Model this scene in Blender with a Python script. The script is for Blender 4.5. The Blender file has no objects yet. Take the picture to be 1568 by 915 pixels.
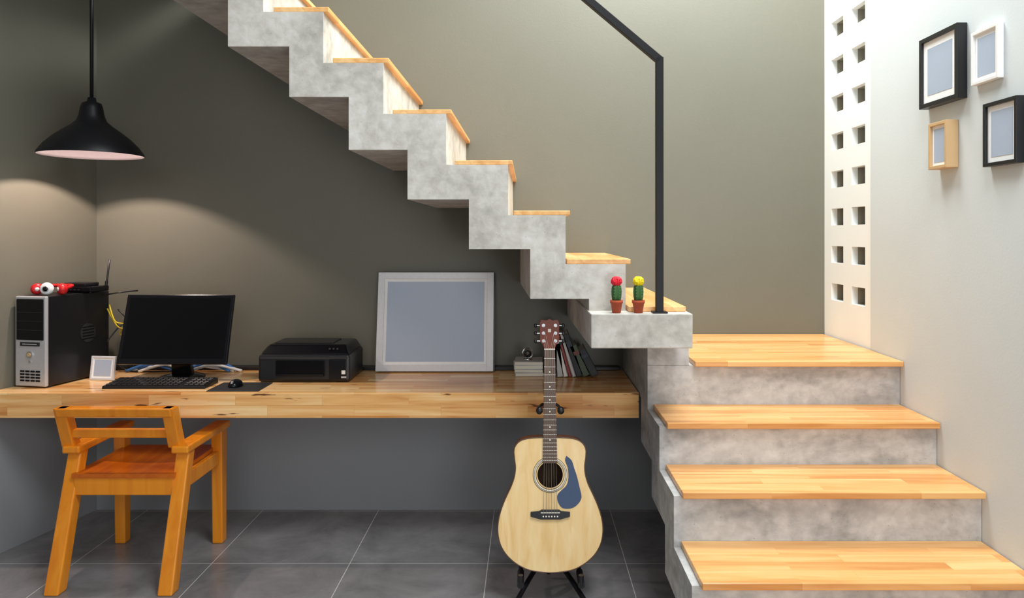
import bpy, bmesh, math, random
from mathutils import Matrix, Vector
random.seed(4)
S=bpy.context.scene
S.view_settings.view_transform='Standard'
EYE=1.43; F=1115.0; CX=808.0; CY=358.0
def PX(x,d): return (x-CX)*d/F
def PZ(y,d): return EYE-(y-CY)*d/F
# ---------------------------------------------------------------- materials
def srgb(r,g,b):
    f=lambda c:(c/255/12.92) if c/255<=0.04045 else ((c/255+0.055)/1.055)**2.4
    return (f(r),f(g),f(b),1)
def newmat(name):
    m=bpy.data.materials.new(name); m.use_nodes=True
    nt=m.node_tree; return m,nt,nt.nodes['Principled BSDF']
def plain(name,col,rough=.5,metal=0,noise=.06,spec=.5,coat=0,scale=60):
    m,nt,b=newmat(name)
    b.inputs['Roughness'].default_value=rough; b.inputs['Metallic'].default_value=metal
    b.inputs['Specular IOR Level'].default_value=spec
    b.inputs['Coat Weight'].default_value=coat
    tc=nt.nodes.new('ShaderNodeTexCoord'); n=nt.nodes.new('ShaderNodeTexNoise'); n.inputs['Scale'].default_value=scale
    r=nt.nodes.new('ShaderNodeValToRGB')
    c=col
    r.color_ramp.elements[0].color=(c[0]*(1-noise),c[1]*(1-noise),c[2]*(1-noise),1)
    r.color_ramp.elements[1].color=(min(1,c[0]*(1+noise)),min(1,c[1]*(1+noise)),min(1,c[2]*(1+noise)),1)
    nt.links.new(tc.outputs['Object'],n.inputs['Vector']); nt.links.new(n.outputs['Fac'],r.inputs['Fac'])
    nt.links.new(r.outputs['Color'],b.inputs['Base Color'])
    return m
def plaster(name,c1,c2,rough=.5,scale=1.3,bump=.03,spec=.4,low=None,lowz=.63):
    m,nt,b=newmat(name)
    L=nt.links.new
    tc=nt.nodes.new('ShaderNodeTexCoord'); n=nt.nodes.new('ShaderNodeTexNoise')
    n.inputs['Scale'].default_value=scale; n.inputs['Detail'].default_value=5
    r=nt.nodes.new('ShaderNodeValToRGB'); r.color_ramp.elements[0].position=.3; r.color_ramp.elements[1].position=.7
    r.color_ramp.elements[0].color=c1; r.color_ramp.elements[1].color=c2
    n2=nt.nodes.new('ShaderNodeTexNoise'); n2.inputs['Scale'].default_value=120
    bp=nt.nodes.new('ShaderNodeBump'); bp.inputs['Strength'].default_value=bump; bp.inputs['Distance'].default_value=.01
    L(tc.outputs['Object'],n.inputs['Vector']);L(tc.outputs['Object'],n2.inputs['Vector'])
    L(n.outputs['Fac'],r.inputs['Fac'])
    col=r.outputs['Color']
    if low is not None:   # bluish floor bounce below the desk, painted into the colour
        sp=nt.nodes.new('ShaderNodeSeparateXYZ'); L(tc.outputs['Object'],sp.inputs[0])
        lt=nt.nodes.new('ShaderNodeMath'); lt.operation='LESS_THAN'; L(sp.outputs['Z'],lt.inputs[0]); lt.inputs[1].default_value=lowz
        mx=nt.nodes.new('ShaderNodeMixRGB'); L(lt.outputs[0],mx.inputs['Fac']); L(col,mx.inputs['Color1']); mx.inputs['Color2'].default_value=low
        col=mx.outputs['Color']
    L(col,b.inputs['Base Color'])
    L(n2.outputs['Fac'],bp.inputs['Height']);L(bp.outputs['Normal'],b.inputs['Normal'])
    b.inputs['Roughness'].default_value=rough; b.inputs['Specular IOR Level'].default_value=spec
    return m
def concrete(name,lo,mid,hi,scale=3.0,stretch=(1,1,1)):
    m,nt,b=newmat(name); L=nt.links.new
    tc=nt.nodes.new('ShaderNodeTexCoord'); mp=nt.nodes.new('ShaderNodeMapping'); mp.inputs['Scale'].default_value=stretch
    n=nt.nodes.new('ShaderNodeTexNoise'); n.inputs['Scale'].default_value=scale; n.inputs['Detail'].default_value=10; n.inputs['Roughness'].default_value=.64; n.inputs['Distortion'].default_value=.4
    r=nt.nodes.new('ShaderNodeValToRGB'); e=r.color_ramp.elements
    e[0].position=.32; e[0].color=lo; e[1].position=.68; e[1].color=hi
    k=e.new(.5); k.color=mid
    n2=nt.nodes.new('ShaderNodeTexNoise'); n2.inputs['Scale'].default_value=26; n2.inputs['Detail'].default_value=8; n2.inputs['Distortion'].default_value=.3
    mx=nt.nodes.new('ShaderNodeMixRGB'); mx.blend_type='OVERLAY'; mx.inputs['Fac'].default_value=.4
    # tiny pin holes
    vo=nt.nodes.new('ShaderNodeTexVoronoi'); vo.inputs['Scale'].default_value=38
    vr=nt.nodes.new('ShaderNodeValToRGB'); vr.color_ramp.elements[0].position=.05; vr.color_ramp.elements[1].position=.09
    vr.color_ramp.elements[0].color=(.45,.44,.42,1); vr.color_ramp.elements[1].color=(1,1,1,1)
    mm=nt.nodes.new('ShaderNodeMixRGB'); mm.blend_type='MULTIPLY'; mm.inputs['Fac'].default_value=.6
    bp=nt.nodes.new('ShaderNodeBump'); bp.inputs['Strength'].default_value=.3; bp.inputs['Distance'].default_value=.006
    L(tc.outputs['Object'],mp.inputs['Vector']);L(mp.outputs['Vector'],n.inputs['Vector']);L(tc.outputs['Object'],n2.inputs['Vector']);L(tc.outputs['Object'],vo.inputs['Vector'])
    L(n.outputs['Fac'],r.inputs['Fac']);L(r.outputs['Color'],mx.inputs['Color1']);L(n2.outputs['Fac'],mx.inputs['Color2'])
    L(vo.outputs['Distance'],vr.inputs['Fac']);L(mx.outputs['Color'],mm.inputs['Color1']);L(vr.outputs['Color'],mm.inputs['Color2'])
    L(mm.outputs['Color'],b.inputs['Base Color']);L(n2.outputs['Fac'],bp.inputs['Height']);L(bp.outputs['Normal'],b.inputs['Normal'])
    b.inputs['Roughness'].default_value=.72; b.inputs['Specular IOR Level'].default_value=.3
    return m
def wood(name,c_lo,c_mid,c_hi,rough=.3,plank=(.45,.06),grain=1.0,cracks=0.0,joint=.35,axis='X'):
    """finger-jointed planks: boards run along X (or given axis)."""
    m,nt,b=newmat(name); L=nt.links.new
    tc=nt.nodes.new('ShaderNodeTexCoord')
    sp=nt.nodes.new('ShaderNodeSeparateXYZ'); L(tc.outputs['Object'],sp.inputs[0])
    cb=nt.nodes.new('ShaderNodeCombineXYZ')
    ad=nt.nodes.new('ShaderNodeMath'); ad.operation='ADD'
    oth={'X':('Y','Z'),'Y':('X','Z'),'Z':('X','Y')}[axis]
    L(sp.outputs[oth[0]],ad.inputs[0]);L(sp.outputs[oth[1]],ad.inputs[1])
    L(sp.outputs[axis],cb.inputs[0]);L(ad.outputs[0],cb.inputs[1])
    bt=nt.nodes.new('ShaderNodeTexBrick'); bt.inputs['Scale'].default_value=1
    bt.inputs['Brick Width'].default_value=plank[0]; bt.inputs['Row Height'].default_value=plank[1]
    bt.inputs['Mortar Size'].default_value=.0006; bt.inputs['Mortar Smooth'].default_value=.5
    bt.inputs['Color1'].default_value=(0,0,0,1); bt.inputs['Color2'].default_value=(1,1,1,1); bt.inputs['Mortar'].default_value=(.0,.0,.0,1)
    bt.offset=.37; bt.squash=1
    L(cb.outputs[0],bt.inputs['Vector'])
    mp=nt.nodes.new('ShaderNodeMapping')
    sc=[26,26,26]; sc['XYZ'.index(axis)]=1.6; mp.inputs['Scale'].default_value=sc
    L(tc.outputs['Object'],mp.inputs['Vector'])
    va=nt.nodes.new('ShaderNodeVectorMath'); va.operation='MULTIPLY_ADD'
    L(bt.outputs['Color'],va.inputs[0]); va.inputs[1].default_value=(7,13,5); L(mp.outputs['Vector'],va.inputs[2])
    n=nt.nodes.new('ShaderNodeTexNoise'); n.inputs['Scale'].default_value=1; n.inputs['Detail'].default_value=6; n.inputs['Distortion'].default_value=.8
    L(va.outputs[0],n.inputs['Vector'])
    r=nt.nodes.new('ShaderNodeValToRGB'); e=r.color_ramp.elements
    e[0].position=.25; e[0].color=c_lo; e[1].position=.75; e[1].color=c_hi; k=e.new(.5); k.color=c_mid
    m1=nt.nodes.new('ShaderNodeMath'); m1.operation='MULTIPLY_ADD'; L(bt.outputs['Color'],m1.inputs[0]); m1.inputs[1].default_value=joint; L(n.outputs['Fac'],m1.inputs[2])
    m2=nt.nodes.new('ShaderNodeMath'); m2.operation='SUBTRACT'; L(m1.outputs[0],m2.inputs[0]); m2.inputs[1].default_value=joint*.5
    L(m2.outputs[0],r.inputs['Fac'])
    col=r.outputs['Color']
    if cracks>0:
        mp2=nt.nodes.new('ShaderNodeMapping'); s2=[34,34,34]; s2['XYZ'.index(axis)]=6; mp2.inputs['Scale'].default_value=s2
        L(tc.outputs['Object'],mp2.inputs['Vector'])
        nc=nt.nodes.new('ShaderNodeTexNoise'); nc.inputs['Scale'].default_value=1; nc.inputs['Detail'].default_value=3
        L(mp2.outputs[0],nc.inputs['Vector'])
        rc=nt.nodes.new('ShaderNodeValToRGB'); rc.color_ramp.elements[0].position=.655; rc.color_ramp.elements[1].position=.70
        rc.color_ramp.elements[0].color=(0,0,0,1); rc.color_ramp.elements[1].color=(cracks,cracks,cracks,1)
        L(nc.outputs['Fac'],rc.inputs['Fac'])
        mx=nt.nodes.new('ShaderNodeMixRGB'); L(rc.outputs['Color'],mx.inputs['Fac']); L(col,mx.inputs['Color1']); mx.inputs['Color2'].default_value=srgb(96,44,14)
        col=mx.outputs['Color']
    L(col,b.inputs['Base Color'])
    b.inputs['Roughness'].default_value=rough
    bp=nt.nodes.new('ShaderNodeBump'); bp.inputs['Strength'].default_value=.06; bp.inputs['Distance'].default_value=.003
    L(n.outputs['Fac'],bp.inputs['Height']);L(bp.outputs['Normal'],b.inputs['Normal'])
    return m
def tilefloor():
    m,nt,b=newmat('dark_grey_tile'); L=nt.links.new
    tc=nt.nodes.new('ShaderNodeTexCoord'); mp=nt.nodes.new('ShaderNodeMapping')
    mp.inputs['Location'].default_value=(0.173+6.0,-3.164+6.0,0)
    bt=nt.nodes.new('ShaderNodeTexBrick'); bt.offset=0; bt.inputs['Scale'].default_value=1
    bt.inputs['Brick Width'].default_value=.6; bt.inputs['Row Height'].default_value=.6; bt.inputs['Mortar Size'].default_value=.0018
    bt.inputs['Mortar Smooth'].default_value=.1
    L(tc.outputs['Object'],mp.inputs['Vector']);L(mp.outputs[0],bt.inputs['Vector'])
    n=nt.nodes.new('ShaderNodeTexNoise'); n.inputs['Scale'].default_value=3.5; n.inputs['Detail'].default_value=9; n.inputs['Distortion'].default_value=.5; n.inputs['Roughness'].default_value=.65
    L(tc.outputs['Object'],n.inputs['Vector'])
    r=nt.nodes.new('ShaderNodeValToRGB'); r.color_ramp.elements[0].position=.3; r.color_ramp.elements[1].position=.72
    r.color_ramp.elements[0].color=srgb(106,105,107); r.color_ramp.elements[1].color=srgb(150,149,151)
    L(n.outputs['Fac'],r.inputs['Fac'])
    mx=nt.nodes.new('ShaderNodeMixRGB'); L(bt.outputs['Fac'],mx.inputs['Fac']); L(r.outputs['Color'],mx.inputs['Color1']); mx.inputs['Color2'].default_value=srgb(210,210,207)
    L(mx.outputs['Color'],b.inputs['Base Color']); b.inputs['Roughness'].default_value=.24
    b.inputs['Specular IOR Level'].default_value=.5
    return m

M_wallB=plaster('olive_grey_paint_floor_bounce',srgb(110,108,96),srgb(115,113,101),rough=.40,low=srgb(146,149,153))  # low tint paints in the floor bounce under the desk
M_white=plaster('white_grey_paint',srgb(211,217,219),srgb(218,224,226),rough=.6)
M_block=plaster('white_breeze_block',srgb(243,245,243),srgb(249,251,249),rough=.8)
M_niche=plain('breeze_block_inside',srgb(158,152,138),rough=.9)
M_conc=concrete('cast_concrete',srgb(172,168,160),srgb(198,194,187),srgb(214,211,205),scale=4)
M_conc2=concrete('trowelled_concrete',srgb(146,146,146),srgb(184,184,184),srgb(208,208,207),scale=3.4,stretch=(1,1,1.8))
M_floor=tilefloor()
M_tread=wood('pine_tread',srgb(206,140,74),srgb(229,172,106),srgb(240,194,132),rough=.28,plank=(.5,.055),joint=.3)
M_treadY=wood('pine_tread_cross',srgb(214,150,80),srgb(233,178,112),srgb(240,197,138),rough=.33,plank=(.5,.055),axis='Y')
M_desk=wood('pine_desk',srgb(210,138,72),srgb(242,186,118),srgb(254,216,158),rough=.2,plank=(.38,.045),cracks=.9,joint=.4)
M_chair=wood('orange_lacquered_wood',srgb(222,126,22),srgb(234,142,30),srgb(241,154,40),rough=.25,plank=(3,3),axis='Z',joint=0)
M_chairseat=wood('orange_seat',srgb(175,80,14),srgb(196,96,20),srgb(210,112,28),rough=.12,plank=(3,3),axis='Y',joint=0)
M_black=plain('black_plastic',(.008,.008,.010,1),rough=.35)
M_blackgloss=plain('black_gloss',(.004,.004,.006,1),rough=.22,spec=.3)
M_screen=plain('screen_glass',(.003,.003,.004,1),rough=.25,spec=.15)
M_blackmetal=plain('black_metal',(.006,.006,.008,1),rough=.45,spec=.3)
M_silver=plain('silver_plastic',srgb(196,196,200),rough=.35,metal=.3)
M_chrome=plain('chrome',(.8,.8,.82,1),rough=.15,metal=1)
M_darkgrey=plain('dark_grey',srgb(40,40,42),rough=.5)
M_wpaint=plain('white_paint',srgb(236,236,234),rough=.4)
M_sfr=plain('silver_white_frame',srgb(216,216,219),rough=.35,metal=.1)
M_mat=plain('white_mat_board',srgb(248,248,248),rough=.8)
M_pic=plain('grey_blue_print',srgb(174,187,207),rough=.35,noise=.01)
M_oak=plain('light_oak',srgb(205,170,125),rough=.5,scale=15)
M_lampin=plain('lamp_inside',srgb(78,72,74),rough=.7)
M_red=plain('red_plastic',srgb(200,30,35),rough=.35)
M_yel=plain('yellow_cable',srgb(215,190,30),rough=.5)
M_blue=plain('blue_cable',srgb(60,120,190),rough=.5)
M_terra=plain('terracotta',srgb(176,78,48),rough=.8)
M_soil=plain('soil',srgb(60,45,35),rough=1)
M_green=plain('cactus_green',srgb(50,95,45),rough=.6,noise=.25,scale=150)
M_cred=plain('cactus_red',srgb(225,25,50),rough=.6,noise=.2,scale=200)
M_cyel=plain('cactus_yellow',srgb(245,215,20),rough=.6,noise=.15,scale=200)
M_spruce=wood('spruce_top',srgb(232,190,124),srgb(243,208,149),srgb(250,222,170),rough=.18,plank=(5,.21),axis='Z',joint=.02)
M_mahog=plain('mahogany',srgb(110,50,25),rough=.25,noise=.2,scale=20)
M_fret=plain('rosewood',srgb(92,66,50),rough=.4,noise=.25,scale=40)
M_head=plain('headstock_veneer',srgb(122,48,24),rough=.2,noise=.2,scale=30)
M_guard=plain('pickguard',srgb(52,74,108),rough=.06,spec=1,coat=1)  # guard is dark; its bluish reflection is put into the colour
M_hole=plain('soundhole_dark',srgb(60,40,22),rough=.9)
M_rose=plain('rosette',srgb(70,55,45),rough=.4)
M_ivory=plain('ivory',srgb(235,230,215),rough=.4)
M_string=plain('strings',srgb(200,195,185),rough=.3,metal=.8)
M_b=[plain('book_cover_%d'%i,srgb(*c),rough=.5) for i,c in enumerate([(40,45,60),(190,190,185),(150,50,40),(230,228,220),(70,85,60),(20,22,26),(200,195,190),(120,60,45)])]
M_pages=plain('book_pages',srgb(225,220,205),rough=.9,scale=300,noise=.15)
# ---------------------------------------------------------------- mesh builder
class B:
    def __init__(s,name): s.name=name; s.bm=bmesh.new(); s.mats=[]
    def mi(s,m):
        if m not in s.mats: s.mats.append(m)
        return s.mats.index(m)
    def add(s,t,mat,smooth=False,X=None):
        bmesh.ops.recalc_face_normals(t,faces=t.faces)
        i=s.mi(mat)
        for f in t.faces: f.material_index=i; f.smooth=smooth
        if X is not None: t.transform(X)
        me=bpy.data.meshes.new('t'); t.to_mesh(me); t.free(); s.bm.from_mesh(me); bpy.data.meshes.remove(me)
    def box(s,a,b,mat,bev=0,X=None,seg=2):
        t=bmesh.new(); bmesh.ops.create_cube(t,size=1)
        a=Vector(a);b=Vector(b)
        for v in t.verts: v.co=Vector(((a[k]+b[k])/2+v.co[k]*(b[k]-a[k])) for k in range(3))
        if bev: bmesh.ops.bevel(t,geom=t.edges[:],offset=bev,segments=seg,affect='EDGES',profile=.5)
        s.add(t,mat,False,X)
    def hexa(s,bot,top,mat,bev=0,X=None):
        t=bmesh.new(); vb=[t.verts.new(p) for p in bot]; vt=[t.verts.new(p) for p in top]
        n=len(vb)
        t.faces.new(vb[::-1]); t.faces.new(vt)
        for i in range(n): t.faces.new((vb[i],vb[(i+1)%n],vt[(i+1)%n],vt[i]))
        bmesh.ops.recalc_face_normals(t,faces=t.faces)
        if bev: bmesh.ops.bevel(t,geom=t.edges[:],offset=bev,segments=2,affect='EDGES',profile=.5)
        s.add(t,mat,False,X)
    def beam(s,p0,p1,w,d,mat,bev=.003,up=(0,1,0),X=None):
        p0=Vector(p0);p1=Vector(p1);z=(p1-p0).normalized();u=Vector(up);x=u.cross(z).normalized();y=z.cross(x).normalized()
        q=lambda p:[p+x*a*w/2+y*b*d/2 for a,b in((-1,-1),(1,-1),(1,1),(-1,1))]
        s.hexa(q(p0),q(p1),mat,bev,X)
    def cyl(s,p0,p1,r0,mat,r1=None,seg=20,X=None,cap=True):
        r1=r0 if r1 is None else r1
        p0=Vector(p0);p1=Vector(p1);z=(p1-p0).normalized()
        x=z.orthogonal().normalized();y=z.cross(x)
        t=bmesh.new();A=[];C=[]
        for i in range(seg):
            a=2*math.pi*i/seg; o=x*math.cos(a)+y*math.sin(a)
            A.append(t.verts.new(p0+o*r0));C.append(t.verts.new(p1+o*r1))
        for i in range(seg): t.faces.new((A[i],A[(i+1)%seg],C[(i+1)%seg],C[i]))
        if cap: t.faces.new(A[::-1]);t.faces.new(C)
        s.add(t,mat,False,X)
    def tube(s,pts,r,mat,seg=8,X=None,cr=True):
        P=[Vector(p) for p in pts]
        if cr and len(P)>2:
            Q=[]
            for i in range(len(P)-1):
                a=P[max(i-1,0)];b=P[i];c=P[i+1];d=P[min(i+2,len(P)-1)]
                for k in range(6):
                    u=k/6; Q.append(.5*((2*b)+(c-a)*u+(2*a-5*b+4*c-d)*u*u+(3*b-a-3*c+d)*u**3))
            Q.append(P[-1]);P=Q
        t=bmesh.new();rings=[];x=None
        for i,p in enumerate(P):
            z=(P[min(i+1,len(P)-1)]-P[max(i-1,0)]).normalized()
            x=z.orthogonal().normalized() if x is None else (x-z*x.dot(z)).normalized()
            y=z.cross(x)
            rings.append([t.verts.new(p+(x*math.cos(2*math.pi*k/seg)+y*math.sin(2*math.pi*k/seg))*r) for k in range(seg)])
        for a,b in zip(rings,rings[1:]):
            for k in range(seg): t.faces.new((a[k],a[(k+1)%seg],b[(k+1)%seg],b[k]))
        t.faces.new(rings[0][::-1]);t.faces.new(rings[-1])
        s.add(t,mat,True,X)
    def lathe(s,prof,c,mat,seg=40,X=None,ribs=0,amp=0,smooth=True):
        t=bmesh.new();R=[]
        for (r,z) in prof:
            R.append([t.verts.new((c[0]+r*(1+amp*math.cos(ribs*2*math.pi*k/seg))*math.cos(2*math.pi*k/seg),c[1]+r*(1+amp*math.cos(ribs*2*math.pi*k/seg))*math.sin(2*math.pi*k/seg),c[2]+z)) for k in range(seg)])
        for a,b in zip(R,R[1:]):
            for k in range(seg): t.faces.new((a[k],a[(k+1)%seg],b[(k+1)%seg],b[k]))
        bmesh.ops.remove_doubles(t,verts=t.verts,dist=1e-6)
        s.add(t,mat,smooth,X)
    def sph(s,c,r,mat,sc=(1,1,1),X=None):
        t=bmesh.new(); bmesh.ops.create_uvsphere(t,u_segments=24,v_segments=14,radius=r)
        for v in t.verts: v.co=Vector((c[0]+v.co.x*sc[0],c[1]+v.co.y*sc[1],c[2]+v.co.z*sc[2]))
        s.add(t,mat,True,X)
    def prism(s,A,Bk,mat,bev=0,X=None):
        t=bmesh.new();a=[t.verts.new(p) for p in A];b=[t.verts.new(p) for p in Bk];n=len(a)
        t.faces.new(a);t.faces.new(b[::-1])
        for i in range(n): t.faces.new((a[(i+1)%n],a[i],b[i],b[(i+1)%n]))
        bmesh.ops.recalc_face_normals(t,faces=t.faces)
        if bev: bmesh.ops.bevel(t,geom=t.edges[:],offset=bev,segments=2,affect='EDGES',profile=.5)
        s.add(t,mat,False,X)
    def done(s,X=None,loc=None):
        me=bpy.data.meshes.new(s.name)
        if X is not None: s.bm.transform(X)
        s.bm.to_mesh(me); s.bm.free()
        for m in s.mats: me.materials.append(m)
        o=bpy.data.objects.new(s.name,me); bpy.context.collection.objects.link(o)
        try: me.shade_auto_smooth(angle=.6)
        except Exception: pass
        return o
def rotZ(a,c):
    return Matrix.Translation(c)@Matrix.Rotation(math.radians(a),4,'Z')@Matrix.Translation(-Vector(c))
# ---------------------------------------------------------------- room
YB=3.78; XR=1.535; HT=5.2; SL=.25; YF=-3.0
YS=YB-.003
xl=lambda y:-2.237-SL*(YB-y)
XLF=xl(YF)
b=B('floor'); b.box((-4.3,YF,-.1),(1.9,YB+.2,0),M_floor); b.done()
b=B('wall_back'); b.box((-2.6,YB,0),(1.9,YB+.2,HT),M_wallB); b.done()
b=B('wall_left')
q=[(-2.237,YB),(XLF,YF),(XLF-.2,YF),(-2.6,YB)]
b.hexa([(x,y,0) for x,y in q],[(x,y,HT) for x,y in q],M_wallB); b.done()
b=B('wall_right')
b.box((XR,YF,0),(XR+.2,3.26,HT),M_white)
x0,x1=XR+.006,XR+.24
b.box((x0,3.26,0),(x1,YB,1.06),M_block)
cols=[(3.325,3.465),(3.555,3.695)]
zs=[1.140+.188*i for i in range(20)]
zprev=1.06
for z in zs:
    h0,h1=z-.042,z+.042
    b.box((x0,3.26,zprev),(x1,YB,h0),M_block)
    b.box((x0,3.26,h0),(x1,cols[0][0],h1),M_block)
    b.box((x0,cols[0][1],h0),(x1,cols[1][0],h1),M_block)
    b.box((x0,cols[1][1],h0),(x1,YB,h1),M_block)
    for c in cols:
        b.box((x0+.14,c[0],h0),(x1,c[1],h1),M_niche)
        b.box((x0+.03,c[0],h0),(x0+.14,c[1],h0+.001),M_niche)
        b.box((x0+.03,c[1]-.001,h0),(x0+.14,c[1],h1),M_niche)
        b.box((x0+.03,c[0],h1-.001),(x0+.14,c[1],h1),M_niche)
    zprev=h1
b.box((x0,3.26,zprev),(x1,YB,HT),M_block)
b.done()
b=B('ceiling'); b.box((-4.3,-.2,2.76),(-1.62,YB,2.98),M_white); b.done()

# ---------------------------------------------------------------- stairs
b=B('concrete_staircase')
prof=[(YS,.89),(3.0,.89),(3.0,.708),(2.73,.708),(2.73,.546),(2.46,.546),(2.46,.373),(2.19,.373),(2.19,.195),(1.92,.195),(1.92,0),
      (2.10,0),(2.10,.03),(2.35,.03),(2.35,.215),(2.62,.215),(2.62,.386),(2.90,.386),(2.90,.53),(3.17,.53),(3.17,.72),(YS,.72)]
XL=.494
b.prism([(XL,y,z) for y,z in prof],[(XR-.002,y,z) for y,z in prof],M_conc2)
b.box((XL,3.0,.889),(.664,YS,1.02),M_conc2)
bl=[(.237,2.72),(.617,2.72),(.617,YS),(.205,YS)]
b.hexa([(x,y,1.003) for x,y in bl],[(x,y,1.132) for x,y in bl],M_conc,bev=.004)
D=2.84
zz=[(958,480,0),(958,404,0),(866,404,0),(866,329,0),(778,329,0),(778,252,0),(683,252,0),(683,174,0),(587,174,0),(587,96,0),(495,96,0),(495,18,0),(403,18,0),(403,-60,0),(311,-60,0),(311,-138,0),(219,-138,0),
    (200,-138,0),(200,-85,0),(255,-85,0),(255,-7,0),(349,-7,0),(349,71,0),(443,71,0),(443,148,0),(534,148,0),(534,229,0),(624,229,0),(624,305,0),(718,305,0),(718,381,0),(812,381,-.05),(812,457,-.05),(902,457,-.03),(902,480,-.03)]
A=[(PX(x,D),D,PZ(y,D)) for x,y,o in zz]
C=[(PX(x,D)+o,YS,PZ(y,D)) for x,y,o in zz]
b.prism(A,C,M_conc)
def plank(x0,x1,ytop,yb,y0=D+.004,y1=YS):
    b.box((PX(x0,D),y0,PZ(yb,D)),(PX(x1,D),y1,PZ(ytop,D)),M_treadY,bev=.003)
for x0,x1,t,bo in [(868,966,396,404),(786,873,322,329),(696,785,245,252),(601,691,167,174),(509,595,88,96),(418,503,10,18),(325,411,-68,-60),(233,319,-146,-138)]:
    plank(x0,x1,t,bo)
b.box((PX(960,D),2.79,1.132),(.607,YS,1.153),M_treadY,bev=.003)
W=.022
b.box((.682,2.965,.89),(XR-.004,3.2,.89+W),M_tread,bev=.003)
b.box((.682,3.2,.89),(XR-.004,YS,.89+W),M_tread)
for y,z in [(2.70,.708),(2.43,.546),(2.16,.373),(1.89,.195)]:
    b.box((.518,y,z),(XR-.004,y+.30,z+W),M_tread,bev=.003)
b.done()
b=B('handrail')
yr=2.755
b.box((.484,yr-.014,1.1325),(.512,yr+.014,2.098),M_blackmetal,bev=.002)
b.box((.470,yr-.025,1.1325),(.526,yr+.022,1.1385),M_blackmetal,bev=.001)
b.beam((.5,yr,2.086),(.5-2.0,yr,2.086+2.0*.84),.028,.028,M_blackmetal,bev=.002)
b.done()

# ---------------------------------------------------------------- desk
b=B('wooden_desk')
q=[(xl(3.19)+.002,3.19),(.488,3.19),(.488,YB-.001),(xl(YB)+.002,YB-.001)]
b.hexa([(x,y,.624) for x,y in q],[(x,y,.735) for x,y in q],M_desk,bev=.003); b.done()
b=B('cable_trunking'); b.box((-2.18,3.715,.736),(.47,3.776,.752),M_black,bev=.002); b.done()

# ---------------------------------------------------------------- pendant lamp
lx,ly,lz=-1.976,3.3,1.785
b=B('pendant_lamp')
out=[(.214,0),(.212,.012),(.188,.046),(.155,.080),(.118,.110),(.084,.135),(.062,.155),(.052,.180),(.046,.215),(.040,.236),(.020,.244),(.016,.262),(.0,.264)]
b.lathe(out,(lx,ly,lz),M_blackmetal,seg=64)
inn=[(r-.003,z+.0) for r,z in out[:9]]; inn[0]=(.2115,.001)
b.lathe([(.214,0)]+inn+[(.0,.214)],(lx,ly,lz),M_lampin,seg=64)
b.cyl((lx,ly,lz+.21),(lx,ly,lz+.18),.018,M_wpaint)
b.tube([(lx,ly,lz+.26),(lx,ly,2.76)],.008,M_blackmetal,cr=False)
b.cyl((lx,ly,2.73),(lx,ly,2.76),.05,M_blackmetal)
b.done()

# ---------------------------------------------------------------- chair
b=B('wooden_armchair')
xa,xb=-1.885,-1.435; yn,yf=2.904,3.385
for x in (xa,xb):
    b.hexa([(x-.03,yn-.03,0),(x+.03,yn-.03,0),(x+.03,yn+.03,0),(x-.03,yn+.03,0)],[(x-.028,3.03,.53),(x+.028,3.03,.53),(x+.028,3.085,.53),(x-.028,3.085,.53)],M_chair,bev=.006)
    b.hexa([(x-.024,yf-.02,0),(x+.024,yf-.02,0),(x+.024,yf+.03,0),(x-.024,yf+.03,0)],[(x-.026,yf-.03,.53),(x+.026,yf-.03,.53),(x+.026,yf+.03,.53),(x-.026,yf+.03,.53)],M_chair,bev=.006)
    b.box((x-.036,3.0,.525),(x+.036,yf+.045,.556),M_chair,bev=.007)
    b.box((x-.012,3.03,.37),(x+.012,yf-.02,.43),M_chair,bev=.003)
b.box((xa+.02,2.99,.358),(xb-.02,3.018,.432),M_chair,bev=.004)
b.box((xa+.02,yf-.01,.358),(xb-.02,yf+.015,.432),M_chair,bev=.004)
t=bmesh.new(); nx,ny=14,14; g=[]
for j in range(ny+1):
    row=[]
    for i in range(nx+1):
        u=i/nx;v=j/ny
        row.append(t.verts.new((xa+.015+u*(xb-xa-.03),2.985+v*(3.40-2.985),.448-.012*math.sin(math.pi*u)*math.sin(math.pi*v))))
    g.append(row)
for j in range(ny):
    for i in range(nx): t.faces.new((g[j][i],g[j][i+1],g[j+1][i+1],g[j+1][i]))
r=bmesh.ops.extrude_face_region(t,geom=t.faces[:])
for v in [e for e in r['geom'] if isinstance(e,bmesh.types.BMVert)]: v.co.z-=.018
b.add(t,M_chairseat,False)
L0,R0=-1.93,-1.44
for x in (L0+.025,R0-.025):
    b.hexa([(x-.025,3.015,.545),(x+.025,3.015,.545),(x+.025,3.07,.545),(x-.025,3.07,.545)],[(x-.025,2.955,.722),(x+.025,2.955,.722),(x+.025,3.005,.722),(x-.025,3.005,.722)],M_chair,bev=.005)
b.hexa([(L0+.01,2.962,.684),(R0-.01,2.962,.684),(R0-.01,3.015,.684),(L0+.01,3.015,.684)],[(L0+.01,2.95,.722),(R0-.01,2.95,.722),(R0-.01,3.008,.722),(L0+.01,3.008,.722)],M_chair,bev=.005)
b.box((L0+.04,3.008,.588),(R0-.04,3.035,.624),M_chair,bev=.005)
b.done()

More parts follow.
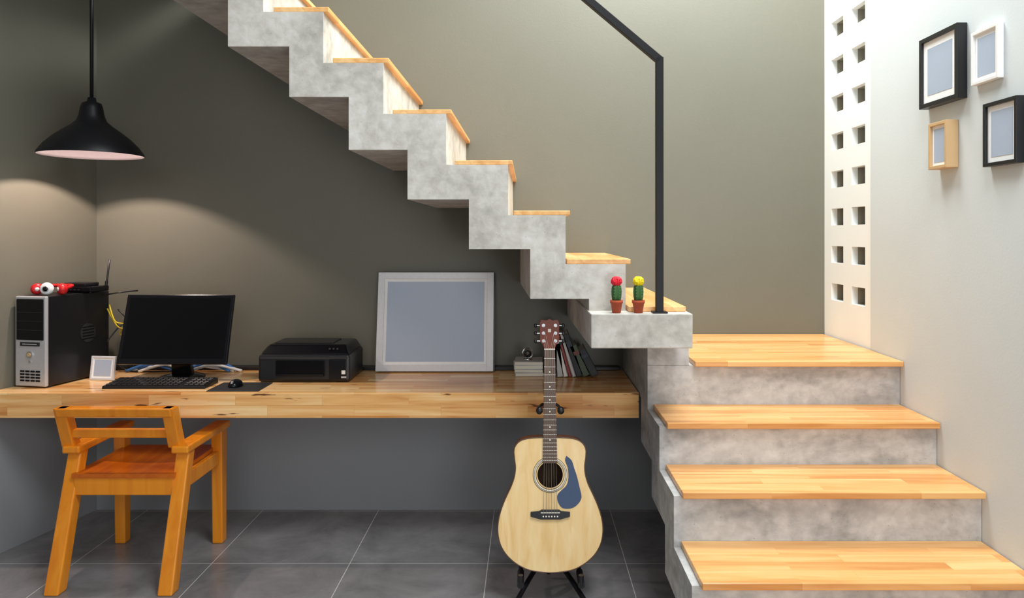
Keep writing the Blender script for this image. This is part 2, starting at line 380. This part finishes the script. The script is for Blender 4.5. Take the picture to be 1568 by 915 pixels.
# ---------------------------------------------------------------- computer tower
b=B('computer_tower')
w,dp,h=.165,.372,.413
b.box((0,.012,.006),(w,dp,h),M_black,bev=.004)
b.box((0,0,.006),(w,.02,h),M_silver,bev=.005)
b.box((.010,-.004,.215),(w-.010,.006,h-.012),M_blackgloss,bev=.003)
for k in range(3): b.box((.014,-.0055,.26+.04*k),(w-.014,-.002,.262+.04*k),M_darkgrey)
b.box((.030,-.003,.188),(w-.030,.004,.206),M_darkgrey,bev=.001)
b.box((.045,-.005,.195),(w-.045,.0,.199),M_silver)
b.cyl((w/2,-.006,.150),(w/2,.004,.150),.016,M_chrome)
b.cyl((w/2,-.009,.150),(w/2,-.005,.150),.008,M_oak)
b.cyl((w/2,-.004,.118),(w/2,.004,.118),.006,M_chrome)
for k in range(4):
    for j in range(4): b.box((.030+.028*j,-.003,.028+.014*k),(.052+.028*j,.004,.036+.014*k),M_blackgloss,bev=.001)
b.cyl((w-.002,.24,.22),(w+.002,.24,.22),.045,M_darkgrey,seg=32)
for k in range(5): b.box((w-.001,.205,.19+.014*k),(w+.003,.275,.195+.014*k),M_blackgloss)
for x in (.02,w-.02):
    for y in (.04,dp-.04): b.cyl((x,y,0),(x,y,.01),.012,M_darkgrey)
TX=Matrix.Translation((-2.332,3.312,.7355))@Matrix.Rotation(math.radians(-12),4,'Z')
b.done(TX)
tt=.7355+.413
b=B('wireless_router')
b.box((.0,0,.003),(.19,.12,.030),M_blackgloss,bev=.006)
for k in range(5): b.box((.03+.022*k,-.001,.012),(.042+.022*k,.002,.018),M_darkgrey)
for x in (.02,.17): b.cyl((x,.02,0),(x,.02,.005),.006,M_darkgrey); b.cyl((x,.1,0),(x,.1,.005),.006,M_darkgrey)
b.tube([(.175,.115,.02),(.178,.118,.05),(.192,.118,.155)],.0045,M_black,cr=False)
b.cyl((.175,.115,.012),(.177,.117,.05),.007,M_black)
b.box((.03,.012,.030),(.15,.10,.046),M_black,bev=.004)
b.done(Matrix.Translation((-2.27,3.505,tt+.0005))@Matrix.Rotation(math.radians(-10),4,'Z'))
b=B('headphones')
hx,hy,hz=-2.215,3.375,tt+.030
RX=Matrix.Rotation(math.radians(90),4,'X')
X=Matrix.Translation((hx,hy-.02,hz))@Matrix.Rotation(math.radians(8),4,'Z')
b.lathe([(0,-.018),(.02,-.018),(.026,-.010),(.029,0),(.026,.010),(.018,.014),(.0,.014)],(0,0,0),M_wpaint,X=X@RX)
b.lathe([(.0,.0),(.0105,.0),(.0105,.004),(0,.004)],(0,0,.0125),M_blackgloss,X=X@RX)
b.lathe([(.012,0),(.015,.002),(.012,.003)],(0,0,.013),M_silver,X=X@RX)
for sx in (-.062,.050):
    X=Matrix.Translation((hx+sx,hy+.005,hz-.003))@Matrix.Rotation(math.radians(35 if sx<0 else -35),4,'Z')
    b.lathe([(0,-.022),(.018,-.022),(.025,-.012),(.0265,0),(.023,.010),(.014,.014),(.0,.014)],(0,0,0),M_red,X=X@RX)
    b.lathe([(.0,.0),(.009,.0),(.009,.003),(0,.003)],(0,0,.013),M_wpaint,X=X@RX)
b.tube([(hx-.06,hy,hz),(hx-.075,hy+.03,hz+.008),(hx-.06,hy+.075,hz+.008),(hx,hy+.095,hz+.008),(hx+.06,hy+.07,hz+.008),(hx+.06,hy+.02,hz)],.008,M_red)
b.done()
# cables
b=B('network_cables')
for i,(m,pts) in enumerate([
 (M_yel,[(-2.08,3.62,1.08),(-2.04,3.60,1.0),(-2.0,3.62,.98),(-2.05,3.66,.93),(-1.99,3.68,.90)]),
 (M_yel,[(-2.09,3.62,1.06),(-2.03,3.62,.965),(-1.97,3.66,.975)]),
 (M_black,[(-2.09,3.62,1.13),(-2.03,3.62,1.14),(-1.97,3.68,1.145)]),
 (M_black,[(-2.07,3.68,1.05),(-2.0,3.66,.98),(-2.03,3.69,.90),(-1.98,3.70,.82),(-2.0,3.68,.75)]),
 (M_black,[(-2.08,3.60,.90),(-2.02,3.64,.98),(-1.99,3.68,.90),(-2.04,3.68,.80)]),
 (M_darkgrey,[(-2.06,3.69,.98),(-1.99,3.70,.93),(-2.05,3.70,.84),(-2.0,3.69,.745)]),
 (M_black,[(-2.08,3.65,1.0),(-2.02,3.68,.90),(-2.06,3.66,.80),(-2.02,3.67,.745),(-1.9,3.65,.742),(-1.7,3.67,.742)]),
 (M_blue,[(-2.02,3.66,.742),(-1.9,3.67,.775),(-1.75,3.66,.745),(-1.62,3.68,.78),(-1.5,3.66,.742)]),
 (M_blue,[(-1.98,3.68,.742),(-1.85,3.66,.79),(-1.7,3.68,.765),(-1.55,3.66,.785),(-1.46,3.67,.742)]),
 (M_wpaint,[(-2.0,3.67,.742),(-1.87,3.69,.765),(-1.78,3.66,.79),(-1.6,3.69,.755),(-1.48,3.67,.742)]),
 (M_wpaint,[(-1.95,3.65,.742),(-1.82,3.66,.775),(-1.72,3.65,.742),(-1.58,3.65,.775),(-1.44,3.67,.742)])]):
    b.tube(pts,.0035 if i<7 else .007,m)
b.done()
# monitor
b=B('computer_monitor')
mx0,mx1=-1.935,-1.418; wz=.335
b.box((mx0,0,0),(mx1,.018,wz),M_blackgloss,bev=.004)
b.box((mx0+.018,-.0015,.028),(mx1-.018,.004,wz-.018),M_screen)
b.box((mx0+.08,.018,.05),(mx1-.08,.045,wz-.07),M_black,bev=.01)
bm_x=(mx0+mx1)/2
b.bm.transform(Matrix.Translation((0,3.425,.818))@Matrix.Rotation(math.radians(-17),4,'X'))
b.hexa([(bm_x-.05,3.53,.745),(bm_x+.05,3.53,.745),(bm_x+.05,3.56,.745),(bm_x-.05,3.56,.745)],[(bm_x-.04,3.495,.92),(bm_x+.04,3.495,.92),(bm_x+.04,3.52,.92),(bm_x-.04,3.52,.92)],M_blackgloss,bev=.003)
b.lathe([(0,0),(.105,0),(.10,.007),(.05,.016),(0,.016)],(bm_x,3.535,.736),M_blackgloss)
b.done()
# keyboard
b=B('keyboard')
b.hexa([(-1.914,3.27,0),(-1.45,3.27,0),(-1.45,3.415,0),(-1.914,3.415,0)],[(-1.912,3.272,.012),(-1.452,3.272,.012),(-1.452,3.413,.024),(-1.912,3.413,.024)],M_black,bev=.002)
for r in range(5):
    for c in range(19):
        if c==14: continue
        x=-1.903+c*.0235; y=3.283+r*.025; z=.0125+r*.002
        b.box((x,y,z),(x+.02,y+.021,z+.006),M_darkgrey if (c+r)%7==0 else M_black,bev=.0015,seg=1)
b.done(Matrix.Translation((0,0,.7355)))
b=B('mouse_pad'); b.box((-1.42,3.215,.7355),(-1.19,3.40,.7385),M_darkgrey,bev=.001); b.done()
b=B('computer_mouse')
b.sph((-1.33,3.315,.742),.03,M_blackgloss,sc=(1,1.5,.95))
for v in b.bm.verts: v.co.z=max(v.co.z,.739)
b.box((-1.333,3.268,.758),(-1.327,3.285,.769),M_silver,bev=.001)
b.done()
b=B('photo_frame')
def frame(b,w,h,t,bw,matw,mf,lip=.004,X=None):
    b.box((0,0,0),(bw,t,h),mf,bev=.0015,X=X);b.box((w-bw,0,0),(w,t,h),mf,bev=.0015,X=X)
    b.box((bw-.001,0,0),(w-bw+.001,t,bw),mf,bev=.0015,X=X);b.box((bw-.001,0,h-bw),(w-bw+.001,t,h),mf,bev=.0015,X=X)
    b.box((bw-.002,lip,bw-.002),(w-bw+.002,t-.001,h-bw+.002),M_mat,X=X)
    b.box((bw+matw,lip-.001,bw+matw),(w-bw-matw,lip+.002,h-bw-matw),M_pic,X=X)
frame(b,.125,.112,.012,.010,.008,M_sfr)
b.box((.05,.01,.0),(.075,.045,.004),M_black); b.beam((.062,.046,.003),(.062,.012,.08),.02,.003,M_black,bev=0)
b.done(Matrix.Translation((-2.09,3.47,.737))@Matrix.Rotation(math.radians(-8),4,'Z')@Matrix.Rotation(math.radians(-8),4,'X'))
# printer
b=B('printer')
x0,x1=-1.265,-.835; y0,y1=3.41,3.70
b.hexa([(x0,y0,.737),(x1,y0,.737),(x1,y1,.737),(x0,y1,.737)],[(x0,y0+.004,.865),(x1,y0+.004,.865),(x1,y1,.865),(x0,y1,.865)],M_black,bev=.014)
b.hexa([(x0+.004,y0+.012,.862),(x1-.004,y0+.012,.862),(x1-.004,y1-.01,.862),(x0+.004,y1-.01,.862)],[(x0+.03,y0+.06,.905),(x1-.03,y0+.06,.905),(x1-.03,y1-.02,.905),(x0+.03,y1-.02,.905)],M_blackgloss,bev=.01)
b.box((x0+.05,y0+.09,.903),(x1-.10,y1-.04,.909),M_black,bev=.002)
b.box((x0+.085,y0-.004,.765),(x1-.115,y0+.02,.838),M_screen,bev=.003)
b.box((x0+.09,y0-.012,.765),(x1-.12,y0+.0,.778),M_blackgloss,bev=.003)
b.box((x0+.012,y0-.003,.845),(x1-.012,y0+.01,.853),M_darkgrey,bev=.001)
b.box((x1-.095,y0-.003,.752),(x1-.015,y0+.01,.842),M_blackgloss,bev=.003)
b.box((x1-.036,y0-.005,.775),(x1-.018,y0,.793),M_wpaint,bev=.001)
b.box((x1-.038,y0-.005,.757),(x1-.014,y0,.765),M_silver,bev=.001)
for k in range(3): b.cyl((x1-.10+.018*k,y0+.034,.885),(x1-.10+.018*k,y0+.03,.889),.005,M_darkgrey)
b.done()
# large leaning frame
b=B('leaning_picture_frame')
frame(b,.592,.50,.02,.034,.014,M_sfr,lip=.006)
b.box((.0,.020,.0),(.598,.026,.50),M_black)
b.done(Matrix.Translation((-.765,3.654,.741))@Matrix.Rotation(math.radians(-9.5),4,'X'))
# books
b=B('book_stack')
for i,(m,dx,rz) in enumerate([(M_b[6],0,3),(M_b[1],.004,-4),(M_b[3],-.004,2),(M_b[6],.002,-2)]):
    z=.7365+i*.018; X=rotZ(rz,(0.0,3.62,0)); x0=-.065+dx; x1=.075+dx
    b.box((x0,3.55,z),(x1,3.70,z+.003),m,X=X);b.box((x0,3.55,z+.014),(x1,3.70,z+.017),m,X=X)
    b.box((x0+.003,3.552,z+.003),(x1-.003,3.697,z+.014),M_pages,X=X);b.box((x1-.003,3.55,z),(x1,3.70,z+.017),m,X=X)
b.done()
m,nt,bs=newmat('clear_glass'); bs.inputs['Transmission Weight'].default_value=1; bs.inputs['Roughness'].default_value=.02; M_glass=m
b=B('glass_ball_ornament')
b.lathe([(0,0),(.02,0),(.022,.004),(.015,.010),(0,.010)],(.0,3.60,.809),M_chrome)
b.sph((.0,3.60,.843),.027,M_glass); b.sph((.0,3.60,.840),.012,M_darkgrey)
b.done()
b=B('books')
x=.092
for i,(w,h,ti,mi) in enumerate([(.02,.22,0,2),(.028,.24,0,0),(.03,.25,-6,1),(.022,.235,-14,3),(.016,.23,-16,2),(.018,.22,-17,6),(.03,.215,-18,5),(.034,.16,-24,4),(.04,.14,-28,5)]):
    X=Matrix.Translation((x,3.53,.7368))@Matrix.Rotation(math.radians(ti),4,'Y')
    m=M_b[mi]; d=.16
    b.box((0,0,0),(.003,d,h),m,X=X);b.box((w-.003,0,0),(w,d,h),m,X=X);b.box((0,0,0),(w,.004,h),m,bev=.001,X=X)
    b.box((.002,.004,.004),(w-.002,d-.004,h-.004),M_pages,X=X)
    b.box((.003,-.001,h*.7),(w-.003,.002,h*.82),M_b[(mi+3)%8],X=X)
    x+=w/math.cos(math.radians(ti))+.0015
for v in b.bm.verts: v.co.z=max(v.co.z,.7362)
b.done()

# ---------------------------------------------------------------- guitar
def GL(y):
    k=(y-CY)/F; return (1.299-k*2.8)/(.988+.156*k)
def GW(px,y): return px*(2.8+.156*GL(y))/F
G=Matrix.Translation((.088,2.8,.131))@Matrix.Rotation(math.radians(-9),4,'X')
hw=[(876,0),(875,14),(872,32),(866,46),(857,59),(845,70),(830,77.5),(812,80.5),(794,79),(776,74),(758,66.5),(742,59),(728,54.5),(714,53),(700,54.5),(688,55),(679,51),(673,43),(670,30),(669,12),(669,0)]
def cr(P,n=5):
    Q=[]
    for i in range(len(P)-1):
        a=P[max(i-1,0)];b_=P[i];c=P[i+1];d=P[min(i+2,len(P)-1)]
        for k in range(n):
            u=k/n;Q.append(tuple(.5*((2*b_[j])+(c[j]-a[j])*u+(2*a[j]-5*b_[j]+4*c[j]-d[j])*u*u+(3*b_[j]-a[j]-3*c[j]+d[j])*u**3) for j in (0,1)))
    Q.append(P[-1]);return Q
half=[(GW(w,y),GL(y)) for y,w in cr(hw)]
outl=half+[(-x,z) for x,z in half[-2:0:-1]]
hz=GL(726);hr=GW(19.5,726)
b=B('acoustic_guitar')
t=bmesh.new(); N=len(outl)
fo=[t.verts.new((x,0,z)) for x,z in outl]
fi=[]
for x,z in outl:
    v=Vector((x,z-hz)).normalized(); fi.append(t.verts.new((v.x*hr,0,hz+v.y*hr)))
for i in range(N): t.faces.new((fo[i],fo[(i+1)%N],fi[(i+1)%N],fi[i]))
b.add(t,M_spruce,X=G)
t=bmesh.new()
fo=[t.verts.new((x,0,z)) for x,z in outl];bo=[t.verts.new((x,.10,z)) for x,z in outl]
for i in range(N): t.faces.new((fo[(i+1)%N],fo[i],bo[i],bo[(i+1)%N]))
t.faces.new(bo)
b.add(t,M_mahog,X=G)
b.tube([(x,-.0005,z) for x,z in outl[::3]]+[(outl[0][0],-.0005,outl[0][1])],.0022,M_fret,X=G,seg=6)
R90=Matrix.Translation((0,0,hz))@Matrix.Rotation(math.radians(90),4,'X')
b.lathe([(hr,0),(hr,-.004)],(0,0,0),M_spruce,X=G@R90)
b.lathe([(hr*1.6,-.08),(0,-.08)],(0,0,0),M_hole,X=G@R90)
b.lathe([(hr*1.6,-.004),(hr*1.6,-.08)],(0,0,0),M_hole,X=G@R90)
for r0,r1,m in ((1.08,1.12,M_rose),(1.16,1.30,M_ivory),(1.22,1.25,M_rose),(1.33,1.36,M_rose)):
    b.lathe([(hr*r0,.0),(hr*r0,.0008 if m!=M_rose else .0011),(hr*r1,.0008 if m!=M_rose else .0011),(hr*r1,0)],(0,0,0),m,X=G@R90,seg=64)
pg=[(868,697),(876,704),(880,716),(884,728),(888,745),(891,760),(886,770),(876,777),(862,777),(855,768),(854,757),(860,750),(868,742),(871,730),(870,715),(866,704)]
pg=cr(pg+[pg[0]],3)[:-1]
PG=[(GW(x-843,y),GL(y)) for x,y in pg]
b.prism([(x,-.0018,z) for x,z in PG],[(x,.0,z) for x,z in PG],M_guard,X=G)
def gz(y): return GL(y)
bw=GW(30,786)
br=[(-bw,gz(788)-.004),(-bw,gz(784)+.004),(-bw*.55,gz(782)+.002),(-bw*.45,gz(779)),(bw*.45,gz(779)),(bw*.55,gz(782)+.002),(bw,gz(784)+.004),(bw,gz(788)-.004),(bw*.5,gz(794)),(-bw*.5,gz(794))]
b.prism([(x,-.009,z) for x,z in br],[(x,0,z) for x,z in br],M_black,bev=.0015,X=G)
b.box((-.037,-.012,gz(784)),(.037,-.008,gz(784)+.003),M_ivory,X=G)
for k in range(6): b.cyl(((k-2.5)*.011,-.012,gz(789)),((k-2.5)*.011,-.008,gz(789)),.003,M_ivory,X=G,seg=10)
z0,z1=gz(708),gz(535); w0,w1=.028,.0215
b.hexa([(-w0,-.011,z0),(w0,-.011,z0),(w0,-.001,z0),(-w0,-.001,z0)],[(-w1,-.011,z1),(w1,-.011,z1),(w1,-.001,z1),(-w1,-.001,z1)],M_fret,bev=.001,X=G)
b.hexa([(-w0*.95,-.001,gz(669)-.01),(w0*.95,-.001,gz(669)-.01),(w0*.5,.03,gz(669)-.01),(-w0*.5,.03,gz(669)-.01)],[(-w1,-.001,z1),(w1,-.001,z1),(w1*.5,.016,z1),(-w1*.5,.016,z1)],M_mahog,bev=.002,X=G)
Ls=z1-gz(784)
for k in range(1,21):
    zf=z1-Ls*(1-2**(-k/12)); u=(zf-z0)/(z1-z0)
    if u<0: break
    ww=w0+(w1-w0)*u
    b.box((-ww,-.0122,zf),(ww,-.0105,zf+.0018),M_string,X=G)
    if k in (3,5,7,9,12,15): b.cyl((0,-.0116,zf+.012),(0,-.0105,zf+.012),.003,M_ivory,X=G,seg=10)
b.box((-w1,-.0135,z1),(w1,-.002,z1+.005),M_ivory,X=G)
hs=[(-.021,z1+.004),(-.027,z1+.02),(-.038,z1+.035),(-.040,gz(494)),(-.034,gz(489)),(-.012,gz(490)),(0,gz(487)),(.012,gz(490)),(.034,gz(489)),(.040,gz(494)),(.038,z1+.035),(.027,z1+.02),(.021,z1+.004)]
b.prism([(x,-.007,z) for x,z in hs],[(x,.010,z) for x,z in hs],M_head,bev=.001,X=G)
for s in (-1,1):
    for k in range(3):
        z=z1+.035+k*.031
        b.cyl((s*.024,-.016,z),(s*.024,-.006,z),.004,M_chrome,X=G,seg=12)
        b.cyl((s*.036,.004,z),(s*.052,.004,z),.003,M_chrome,X=G,seg=10)
        b.sph((s*.056,.004,z),.009,M_black,sc=(.8,.5,1),X=G)
        b.cyl((s*.024,-.008,z),(s*.024,-.006,z),.007,M_chrome,X=G,seg=12)
for k in range(6):
    u=(k-2.5)
    s=-1 if k<3 else 1; j=(k if k<3 else 5-k)
    b.tube([(u*.0105,-.0125,gz(786)),(u*.0066,-.0145,z1+.003),(s*.024,-.014,z1+.035+j*.031)],.0007,M_string,X=G,cr=False,seg=5)
b.box((-.006,-.0078,gz(508)),(.006,-.0065,gz(503)),M_ivory,X=G)
b.done()
# stand
b=B('guitar_stand')
gx=.088
b.tube([(gx,3.03,.02),(gx,3.045,.35),(gx,3.035,.60),(gx,2.985,.735)],.010,M_blackmetal)
b.tube([(gx-.042,2.86,.735),(gx-.042,2.90,.735),(gx-.03,2.97,.735),(gx,2.985,.735),(gx+.03,2.97,.735),(gx+.042,2.90,.735),(gx+.042,2.86,.735)],.006,M_black)
for s in (-1,1):
    b.sph((gx+s*.042,2.86,.738),.014,M_black,sc=(1,1,1.1))
    b.tube([(gx,3.03,.20),(gx+s*.06,3.01,.15),(gx+s*.115,2.96,.108),(gx+s*.115,2.90,.104),(gx+s*.115,2.76,.104)],.009,M_blackmetal)
    b.cyl((gx+s*.115,2.86,.106),(gx+s*.115,2.75,.104),.013,M_black)
    b.cyl((gx+s*.115,2.758,.100),(gx+s*.115,2.758,.14),.010,M_black)
    b.tube([(gx,3.03,.12),(gx+s*.08,2.87,.075),(gx+s*.17,2.66,.012)],.010,M_blackmetal)
    b.sph((gx+s*.17,2.66,.013),.013,M_black)
b.tube([(gx,3.03,.20),(gx,3.12,.012)],.010,M_blackmetal,cr=False)
b.sph((gx,3.12,.013),.013,M_black)
b.done()

# ---------------------------------------------------------------- cacti
def cactus(name,x,col):
    b=B(name); c=(x,2.757,1.1325)
    b.lathe([(0,0),(.016,0),(.0215,.036),(.024,.036),(.0245,.048),(.021,.048),(.0205,.042),(0,.042)],c,M_terra)
    b.lathe([(.0205,.0425),(0,.044)],c,M_soil)
    b.lathe([(0,.040),(.013,.042),(.0165,.06),(.0175,.08),(.016,.098),(.011,.107),(0,.110)],c,M_green,seg=48,ribs=6,amp=.13)
    b.lathe([(0,.101),(.012,.103),(.0185,.112),(.0195,.120),(.016,.131),(.008,.137),(0,.138)],c,col,seg=60,ribs=10,amp=.12)
    random.seed(3)
    for k in range(22):
        a=random.random()*6.28; e=random.uniform(-.2,1.3)
        b.sph((c[0]+.018*math.cos(a)*math.cos(e),c[1]+.018*math.sin(a)*math.cos(e),c[2]+.119+.016*math.sin(e)),.0042,col)
    for k in range(6):
        a=k*math.pi/3
        for j in range(5):
            p=Vector((c[0]+.019*math.cos(a),c[1]+.019*math.sin(a),c[2]+.052+j*.011))
            b.cyl(p,p+Vector((math.cos(a)*.005,math.sin(a)*.005,.002)),.0004,M_ivory,seg=4)
    return b.done()
cactus('potted_cactus',PX(944,2.757),M_cred)
cactus('potted_cactus',PX(977.5,2.757),M_cyel)

# ---------------------------------------------------------------- wall frames on the right wall
def wallframe(yfar,ynear,zb,zt,xf,bw,matw,mf):
    b=B('wall_picture_frame'); w=yfar-ynear;h=zt-zb;t=XR-xf-.001
    frame(b,w,h,t,bw,matw,mf,lip=min(.01,t*.4))
    X=Matrix.Translation((xf,yfar,zb))@Matrix(((0,1,0,0),(-1,0,0,0),(0,0,1,0),(0,0,0,1)))
    return b.done(X)
wallframe(2.787,2.54,1.905,2.168,1.497,.016,.028,M_black)
wallframe(2.487,2.345,1.934,2.113,1.513,.011,.014,M_wpaint)
wallframe(2.71,2.593,1.668,1.838,1.490,.012,.012,M_oak)
wallframe(2.4145,2.247,1.651,1.859,1.508,.012,.018,M_black)

# ---------------------------------------------------------------- lights
w=bpy.data.worlds.new('World'); S.world=w; w.use_nodes=True
w.node_tree.nodes['Background'].inputs[0].default_value=(.92,.96,1,1); w.node_tree.nodes['Background'].inputs[1].default_value=.40
def area(name,loc,target,sx,sy,e,col):
    l=bpy.data.lights.new(name,'AREA'); l.shape='RECTANGLE'; l.size=sx;l.size_y=sy;l.energy=e;l.color=col
    o=bpy.data.objects.new(name,l); bpy.context.collection.objects.link(o); o.location=loc
    o.rotation_euler=(Vector(target)-Vector(loc)).to_track_quat('-Z','Y').to_euler(); return o
area('skylight_lamp',(.75,3.1,3.9),(.75,3.7,1.2),1.5,.8,92,(.94,1,.98))
area('skylight_front_lamp',(.9,1.1,4.3),(.3,3.0,1.2),1.3,1.3,92,(.97,1,1))
area('front_fill',(-.6,-2.2,3.0),(-.6,3.4,.5),2.2,1.4,34,(1,.99,.97))  # added fill behind the camera, lifts stair and desk fronts
area('low_fill',(1.0,-.8,1.0),(-1.0,3.4,.4),1.0,1.2,24,(.95,.98,1))  # unseen low fill, added to brighten the wall under the desk
l=bpy.data.lights.new('pendant_bulb','POINT'); l.energy=34; l.color=(1,.80,.70); l.shadow_soft_size=.02
o=bpy.data.objects.new('pendant_bulb',l); bpy.context.collection.objects.link(o); o.location=(lx,ly,lz+.150)
# ---------------------------------------------------------------- camera
cam=bpy.data.cameras.new('camera'); co=bpy.data.objects.new('camera',cam); bpy.context.collection.objects.link(co)
co.location=(0,0,EYE); co.rotation_euler=(math.radians(90),0,0)
cam.sensor_width=36; cam.lens=36*F/1568; cam.shift_x=-24/1568; cam.shift_y=-99.3/1568; cam.clip_start=.05
S.camera=co
